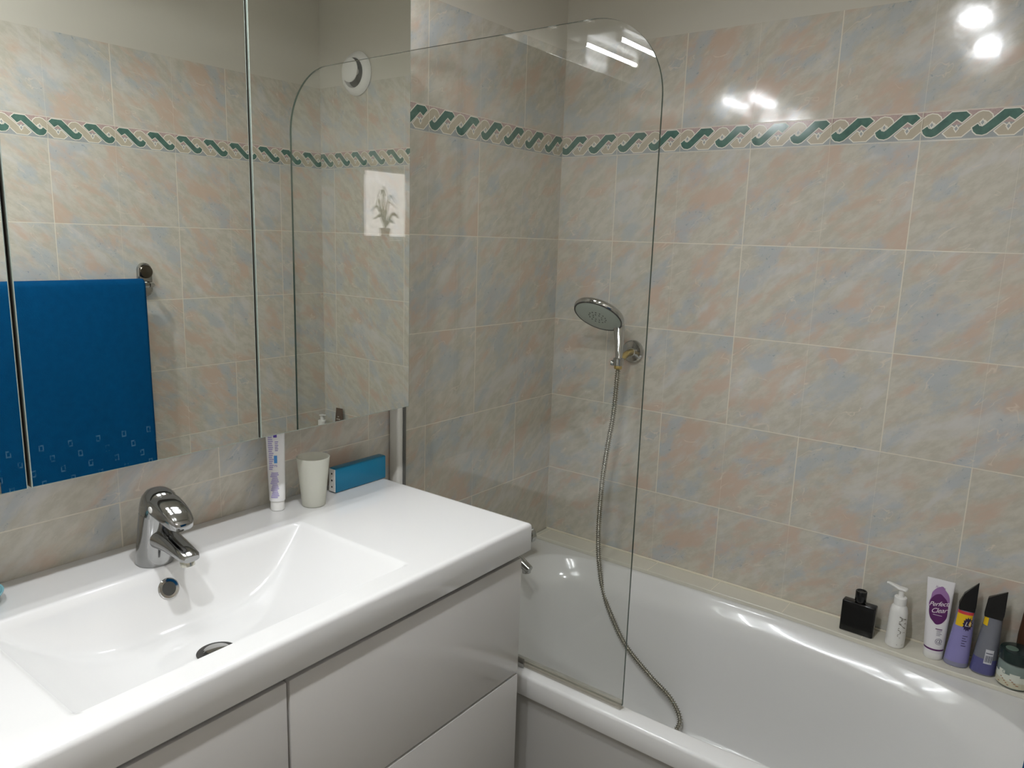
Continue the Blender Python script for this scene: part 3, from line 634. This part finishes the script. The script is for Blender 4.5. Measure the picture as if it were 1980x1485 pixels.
# white and purple tube with brush lettering
ct = thing('conditioner_tube', (1.180, -.052, LZ), 'white squeeze tube with purple blot label standing on bath ledge', 'tube')
cw, cn = turned(.05); cb = Vector((1.176, -.050, 0)); H0, H1 = LZ + .016, LZ + .190
def ctr(z):
    t = max(0, min(1, (z - H0) / (H1 - H0))); return (.0215 + .0080 * t, .0205 * (1 - t) ** .8 + .0014, 2.0 + .5 * t)
def ctc(z): t = (z - H0) / (H1 - H0); return cb + cw * (-.006 * t) + Vector((0, .016 * t, 0))
bm = bmesh.new(); lathe(bm, (cb.x, cb.y, LZ), (0, 0, 1), [(.0205, 0), (.0215, .0015), (.0215, .0155), (.0210, .0165)], 40); link('cap', bm, WHITEP, ct)
bm = bmesh.new(); secs = []
for i in range(17):
    z = H0 + .0003 + (H1 - H0) * i / 16; ra, rb, nn = ctr(z); c = ctc(z); secs.append(super_sec((c.x, c.y, z), cw, cn, ra, rb, nn, 48))
loft(bm, secs); link('tube_body', bm, mat('tube_white', (.74, .72, .73), .3), ct)
def on_ct(x, z, lift=.0005):
    ra, rb, nn = ctr(z); c = ctc(z); q = max(-.995, min(.995, x / ra)); d = rb * (1 - abs(q) ** nn) ** (1 / nn); p = c + cw * x + cn * (d + lift); return Vector((p.x, p.y, z))
bm = bmesh.new()
def blob(cx, cz, rx, rz, mi, lift, seed, amp=.08, N=64):
    rnd = random.Random(seed); ph = [rnd.uniform(0, 6.28) for _ in range(5)]; R = 8
    ring0 = None
    for k in range(R + 1):
        s = k / R; ring = []
        for i in range(N):
            t = 2 * PI * i / N; f = 1 + amp * sum(math.sin((j + 2) * t * (1 + j % 2) + ph[j]) / (j + 1.5) for j in range(5)) * s
            ring.append(bm.verts.new(on_ct(cx + math.cos(t) * rx * s * f, cz + math.sin(t) * rz * s * f, lift)))
        if ring0:
            for i in range(N): bm.faces.new((ring0[i], ring0[(i + 1) % N], ring[(i + 1) % N], ring[i])).material_index = mi
        ring0 = ring
blob(.001, LZ + .138, .0205, .036, 0, .0004, 2, .07); blob(.001, LZ + .122, .0205, .035, 1, .0008, 5, .035)
patch(bm, -.0208, LZ + .0235, .0208, LZ + .0275, on_ct, 1, 16)
for i in range(4): patch(bm, .003, LZ + .071 - i * .0035, .014 - (i % 2) * .003, LZ + .0722 - i * .0035, on_ct, 2)
patch(bm, .000, LZ + .0745, .014, LZ + .0765, on_ct, 1)
text_bm(bm, '@', .016, lambda x, y: on_ct(.009 + x, LZ + .047 + y), 2)
text_bm(bm, 'Perfect', .0150, lambda x, y: on_ct(.000 + x, LZ + .134 + y + x * .22, .0013), 3, .35, .92)
text_bm(bm, 'Clear', .0160, lambda x, y: on_ct(.002 + x, LZ + .119 + y + x * .22, .0013), 3, .35, .92)
patch(bm, -.009, LZ + .1075, .010, LZ + .1084, lambda x, z: on_ct(x, z, .0013), 3)
text_bm(bm, 'Xpress', .0075, lambda x, y: on_ct(.000 + x, LZ + .173 + y, .0009), 0, .2)
link('printed_label', bm, [mat('wash_lilac', srgb(150, 110, 160), .4), mat('deep_purple', srgb(88, 32, 92), .35), mat('print_grey', srgb(120, 116, 130), .5), mat('letter_white', srgb(235, 225, 230), .4)], ct, False)

# two clear bottles with slanted black caps
def slant_bottle(x, y, lab, a, liquid, lz, body, yellow, tilt):
    sb = thing('shampoo_bottle', (x, y, LZ), lab, 'bottle', 'bottles with slanted black caps')
    w_, n_ = turned(a)
    def rf(z): t = max(0, min(1, (z - LZ) / .138)); return (.0262 - .0085 * t ** 1.3, .0225 - .0075 * t, 2.3)
    def cc(z): t = (z - LZ) / .138; return Vector((x + .006 * t, y + .008 * t, 0))
    bm = bmesh.new(); zs = [0, .002] + [.138 * i / 14 for i in range(1, 15)]
    def sec(z, k=1.0):
        ra, rb, nn = rf(z); c = cc(z); return super_sec((c.x, c.y, z), w_, n_, ra * k, rb * k, nn, 44)
    loft(bm, [sec(LZ + z, .94 if z == 0 else 1) for z in zs]); link('bottle_body', bm, body, sb)
    bm = bmesh.new(); fn = lambda u, z, e=.0005: (lambda ra, rb, nn, c: (lambda q: Vector((c + w_ * u + n_ * (rb * (1 - abs(q) ** nn) ** (1 / nn) + e)).to_tuple()[:2] + (z,)))(max(-.99, min(.99, u / ra))))(*rf(z), cc(z))
    if liquid:
        patch(bm, -.0240, LZ + lz[0], .0240, LZ + lz[1], lambda u, z: fn(u * rf(z)[0] / .0262 * 1.04, z), 0, 16, 8)
    if yellow == 'full':
        patch(bm, -.0168, LZ + .100, .0140, LZ + .1300, lambda u, z: fn(u, z, .0009), 1, 10, 2); patch(bm, -.0165, LZ + .1300, .0150, LZ + .1370, lambda u, z: fn(u, z, .0009), 2, 10, 1)
        for i in range(26):
            t = 2 * PI * i / 26; r0, r1 = .0085, .0140 if i % 2 else .0105; r2 = .0105 if i % 2 else .0140
            poly_patch(bm, [(.0070, LZ + .108), (.0070 + r1 * .75 * math.cos(t), LZ + .108 + r1 * 1.25 * math.sin(t)), (.0070 + r2 * .75 * math.cos(t + .2417), LZ + .108 + r2 * 1.25 * math.sin(t + .2417))], lambda u, z: fn(u, z, .0013), 3)
        text_bm(bm, 'Li', .016, lambda u, v: fn(.0065 + u, LZ + .108 + v, .0018), 4, .2)
        for i in range(5): patch(bm, .002, LZ + .078 - i * .006, .012 - (i % 2) * .003, LZ + .0795 - i * .006, lambda u, z: fn(u, z, .0009), 3)
    else:
        by = bmesh.new(); patch(by, -.0178, LZ + .118, -.0085, LZ + .1370, lambda u, z: fn(u, z, .0009), 0, 6, 2); link('yellow_label', by, mat('label_yellow', srgb(225, 185, 30), .35), sb, False)
        if liquid: link('liquid_band', bm, liquid, sb, False); bm = bmesh.new()
        patch(bm, -.0010, LZ + .030, .0150, LZ + .064, lambda u, z: fn(u, z, .0009), 4, 8, 2)
        for i in range(9): patch(bm, .0005 + i * .0016, LZ + .034, .0011 + i * .0016 + (.0004 if i % 3 else 0), LZ + .050, lambda u, z: fn(u, z, .0013), 5, 1, 1)
        patch(bm, .0005, LZ + .0545, .0140, LZ + .0565, lambda u, z: fn(u, z, .0013), 5, 4, 1)
    link('printed_label', bm, [liquid or WHITEP, mat('label_yellow', srgb(225, 185, 30), .35), mat('label_red', srgb(205, 60, 70), .35), mat('label_dark', srgb(45, 32, 70), .4), mat('label_white', srgb(200, 200, 205), .4), mat('bar_grey', srgb(70, 74, 90), .5)], sb, False)
    # cap: wedge with one high corner
    c = cc(LZ + .138); bm = bmesh.new(); zb = LZ + .1383; hx = .0185
    hx = .0195 if tilt else .0172
    prof = [(-hx * .95, 0, .0150), (-hx, .010, .0150), (-hx * (.86 if tilt else .55), .043 if tilt else .038, .0080), (hx * .98, .067 if tilt else .071, .0030), (hx, .014, .0150), (hx * .9, .0, .0150)]
    F = [bm.verts.new((c + w_ * u + n_ * d + Vector((0, 0, zb + z)))) for u, z, d in prof]; Bk = [bm.verts.new((c + w_ * u - n_ * d * .8 + Vector((0, 0, zb + z)))) for u, z, d in prof]
    bm.faces.new(F); bm.faces.new(Bk[::-1])
    for i in range(len(F)): bm.faces.new((F[i], Bk[i], Bk[(i + 1) % len(F)], F[(i + 1) % len(F)]))
    bmesh.ops.bevel(bm, geom=bm.edges[:], offset=.0010, segments=2, affect='EDGES')
    link('slanted_cap', bm, BLACKP, sb)
slant_bottle(1.2240, -.050, 'lilac bottle with slanted black cap and yellow label beside the purple tube', .10, mat('lilac_liquid', srgb(136, 131, 182), .2), (.012, .100), mat('lilac_plastic', srgb(134, 134, 156), .2, coat=.3), 'full', 0)
slant_bottle(1.2790, -.050, 'greyish see-through bottle with slanted black cap and barcode sticker beside glass jar', .0, mat('violet_liquid', srgb(86, 86, 132), .2), (.004, .040), mat('smoky_plastic', srgb(112, 114, 122), .15, coat=.4), 'left', 1)

# glass jar with dark lid
jr = thing('cosmetic_jar', (1.342, -.065, LZ), 'round glass jar with dark green lid at the right end of ledge', 'jar')
jx, jy = 1.341, -.0650
bm = bmesh.new(); lathe(bm, (jx, jy, LZ), (0, 0, 1), [(.0290, 0), (.0330, .003), (.0350, .012), (.0350, .045), (.0340, .055), (.0300, .060)], 52); link('jar_body', bm, mat('jar_glass', srgb(120, 134, 128), .08, coat=.5), jr)
bm = bmesh.new(); fn = seg_face((jx, jy, 0), *turned(-.35), lambda z: (.0351, .0351, 2.0))
def jb(pts, mi, lift=.0):
    poly_patch(bm, pts, lambda u, z: fn(u, LZ + z) + Vector((0, -lift, 0)), mi)
patch(bm, -.030, LZ + .006, .034, LZ + .020, fn, 1, 16, 1)
patch(bm, -.031, LZ + .020, .033, LZ + .034, fn, 0, 16, 1); patch(bm, -.020, LZ + .034, -.006, LZ + .042, fn, 0, 6, 1); patch(bm, .004, LZ + .034, .022, LZ + .039, fn, 0, 6, 1)
for i in range(22): patch(bm, -.020 + (i * 37 % 41) * .001, LZ + .010 + (i % 5) * .0034, -.0175 + (i * 37 % 41) * .001, LZ + .0118 + (i % 5) * .0034, lambda u, z: fn(u, z) + Vector((0, -.0006, 0)), 2, 1, 1)
text_bm(bm, 'O', .012, lambda u, v: fn(-.008 + u, LZ + .037 + v) + Vector((0, -.0006, 0)), 3)
link('printed_label', bm, [mat('jar_label_white', srgb(205, 208, 196), .4), mat('jar_label_cream', srgb(196, 192, 168), .4), mat('jar_label_brown', srgb(150, 100, 70), .5), mat('jar_label_grey', srgb(110, 130, 126), .5)], jr, False)
bm = bmesh.new(); lathe(bm, (jx, jy, LZ + .0603), (0, 0, 1), [(.0335, 0), (.0355, .0015), (.0358, .0200), (.0345, .0245), (.0300, .0265), (.001, .0265)], 52); jl = link('jar_lid', bm, mat('lid_green', srgb(24, 40, 38), .25), jr)
bm = bmesh.new(); lathe(bm, (jx - .012, jy - .006, LZ + .0869), (0, 0, 1), [(.0125, 0), (.0123, .0004), (.001, .0004)], 32); link('lid_sticker', bm, mat('sticker_green', srgb(92, 112, 100), .4), jl)
# brown tube behind the jar, its dark label facing the mirror
ab = thing('cream_tube', (1.368, -.0170, LZ), 'dark brown squeeze tube standing behind the glass jar at the right end of ledge', 'tube')
aw, an = turned(-.10)
def ab_sec(z, ra, rb, nn=2.2, sh=0.0): return super_sec((1.366 + sh, -.0155, LZ + z), aw, an, ra, rb, nn, 40)
bm = bmesh.new(); loft(bm, [ab_sec(0, .020, .0115), ab_sec(.002, .021, .0122), ab_sec(.026, .021, .0122), ab_sec(.028, .020, .0115)]); link('cap', bm, BLACKP, ab)
bm = bmesh.new(); loft(bm, [ab_sec(.0283, .022, .0120), ab_sec(.034, .032, .0132), ab_sec(.10, .0320, .0128), ab_sec(.15, .0275, .0105, 2.2, -.001), ab_sec(.20, .0220, .0055, 2.4, -.002), ab_sec(.234, .0195, .0022, 2.6, -.003), ab_sec(.243, .0190, .0012, 2.6, -.003)])
link('tube_body', bm, mat('dark_brown_plastic', srgb(74, 50, 36), .22, coat=.3), ab)
bm = bmesh.new(); lf = lambda u, z: Vector((1.364, -.0155, 0)) + aw * u + an * (.0128 - .0075 * max(0, (z - LZ - .12) / .1)) + Vector((0, 0, z))
for z, u0, u1 in ((.206, -.004, .004), (.196, -.011, .010), (.186, -.010, .006), (.172, -.012, .009), (.160, -.009, .010)): patch(bm, u0, LZ + z, u1, LZ + z + .0022, lf, 0, 4)
link('lettering', bm, mat('tube_print', srgb(210, 205, 195), .4), ab, False)

# ================================================================ TOWEL ON THE RIGHT WALL (seen in the mirror)
TB = new_mat('blue_terry'); n = NT(TB); X, Y, Z, OV = n.sep(); M = n.M; t_ = TB.node_tree; b = t_.nodes['Principled BSDF']; b.inputs['Roughness'].default_value = .9; b.inputs['Specular IOR Level'].default_value = .1
row = M('FLOOR', M('DIVIDE', Z, .037)); yy = M('ADD', Y, M('MULTIPLY', row, .027))
cy = M('MULTIPLY', M('SUBTRACT', M('FRACT', M('DIVIDE', yy, .082)), .5), .082); cz = M('MULTIPLY', M('SUBTRACT', M('FRACT', M('DIVIDE', Z, .037)), .5), .037)
dd = M('MAXIMUM', M('DIVIDE', M('ABSOLUTE', cy), .0068), M('DIVIDE', M('ABSOLUTE', cz), .0105))
ring = M('MULTIPLY', M('LESS_THAN', dd, 1.0), M('GREATER_THAN', dd, .55)); low = M('LESS_THAN', Z, .851)
ring = M('MULTIPLY', M('MULTIPLY', ring, low), n.ramp(n.noise(OV, 60, 2), .35, .6))
cb2 = n.mix(n.noise(OV, 40, 4), srgb(0, 62, 104), srgb(0, 74, 120))
cb2 = n.mix(M('MULTIPLY', ring, .32), cb2, srgb(120, 160, 180)); t_.links.new(cb2, b.inputs['Base Color'])
bp = t_.nodes.new('ShaderNodeBump'); bp.inputs['Strength'].default_value = .6; bp.inputs['Distance'].default_value = .002; t_.links.new(n.noise(OV, 420, 2), bp.inputs['Height']); t_.links.new(bp.outputs['Normal'], b.inputs['Normal'])
bm = bmesh.new(); NY = 60; prof = [(1.420, .74)] + [(1.421, .74 + .57 * i / 10) for i in range(1, 11)] + [(1.4165 - .0185 + .0185 * math.cos(a), 1.315 + .016 * math.sin(a)) for a in [PI * i / 8 for i in range(9)]] + [(1.379 - .002 * math.sin(i * .3) - .012 * (i / 26) ** 1.5, 1.312 - .70 * i / 26) for i in range(1, 27)]
g = [[bm.verts.new((x + .0035 * math.sin(j * .42 + z * 3) * max(0, (1.31 - z)), -1.235 + .458 * j / NY - (.0 if z > 1.3 else 0) + .004 * math.sin(z * 9) * (j / NY) * (1.32 - z), z)) for j in range(NY + 1)] for x, z in prof]
for i in range(len(prof) - 1):
    for j in range(NY): bm.faces.new((g[i][j], g[i][j + 1], g[i + 1][j + 1], g[i + 1][j]))
tw_ = tag(link('bath_towel', bm, TB), 'deep blue bath towel hanging on a rail on the right wall', 'towel'); md = tw_.modifiers.new('t', 'SOLIDIFY'); md.thickness = .006; md.offset = 0
tr_ = thing('towel_rail', (W, -1.0, 1.31), 'chrome towel rail on the right wall under the blue towel', 'towel rail')
bm = bmesh.new(); tube(bm, [Vector((1.399, -1.251, 1.312)), Vector((1.399, -1.0, 1.312)), Vector((1.399, -.755, 1.312))], .0085, 20); link('bar', bm, CHROME, tr_)
for y, sg in ((-.731, -1), (-1.275, 1)):
    bm = bmesh.new(); pts = [(.0250 * math.cos(t), (.0320 if math.sin(t) > 0 else -.0320) + .0250 * math.sin(t)) for t in [2 * PI * (i + .5) / 48 for i in range(48)]]
    secs = [[Vector((W - d, y + u * k, 1.325 + v * (1 - (1 - k) * .45))) for u, v in pts] for d, k in ((.0012, 1.0), (.006, 1.0), (.011, .94), (.013, .84))]
    loft(bm, secs); pl_ = link('wall_plate', bm, CHROME, tr_)
    bm = bmesh.new(); lathe(bm, (W - .012, y, 1.352), (-1, 0, 0), [(.019, 0), (.022, .002), (.022, .008), (.020, .010), (.001, .0108)], 36); link('round_cover', bm, mat('smoked_chrome', (.16, .145, .12), .15, metal=1), pl_)
    bm = bmesh.new(); tube(bm, catmull([(W - .010, y, 1.312), (W - .045, y, 1.312), (W - .070, y + sg * .008, 1.312), (1.399, y + sg * .024, 1.312)], 8), .0088, 18); link('arm', bm, CHROME, tr_)

# ================================================================ AIR VENT over the bath (seen in the mirror)
av = thing('air_vent', (1.250, 0, 2.095), 'round white extractor vent high on the back wall', 'air vent')
bm = bmesh.new(); lathe(bm, (1.250, -.0012, 2.095), (0, -1, 0), [(.078, 0), (.080, .003), (.074, .014), (.060, .022), (.054, .022), (.050, .012), (.050, .004)], 56, cap0=False, cap1=False); link('outer_ring', bm, WHITEP, av)
bm = bmesh.new(); lathe(bm, (1.250, -.0015, 2.095), (0, -1, 0), [(.0525, 0), (.0525, .003)], 40); link('dark_opening', bm, BLACKP, av)
bm = bmesh.new(); lathe(bm, (1.250, -.0050, 2.102), (0, -1, 0), [(.012, 0), (.012, .020), (.036, .026), (.043, .032), (.043, .036), (.036, .041), (.001, .043)], 48); link('centre_plug', bm, WHITEP, av)

# door in the near wall, behind the camera
dr = bpy.data.objects.new('door_1', None); COL.objects.link(dr); dr.location = (.75, YN, 0); dr['kind'] = 'structure'
bm = bmesh.new(); box(bm, .38, YN + .001, .005, 1.12, YN + .035, 2.03, 0, .003, 1); link('door_leaf', bm, LACQ, dr)
bm = bmesh.new(); lathe(bm, (1.06, YN + .035, 1.02), (0, 1, 0), [(.025, 0), (.025, .006), (.010, .008), (.010, .045)], 24); tube(bm, [Vector((1.06, YN + .075, 1.02)), Vector((.94, YN + .075, 1.02))], .009, 16); link('door_handle', bm, CHROME, dr)
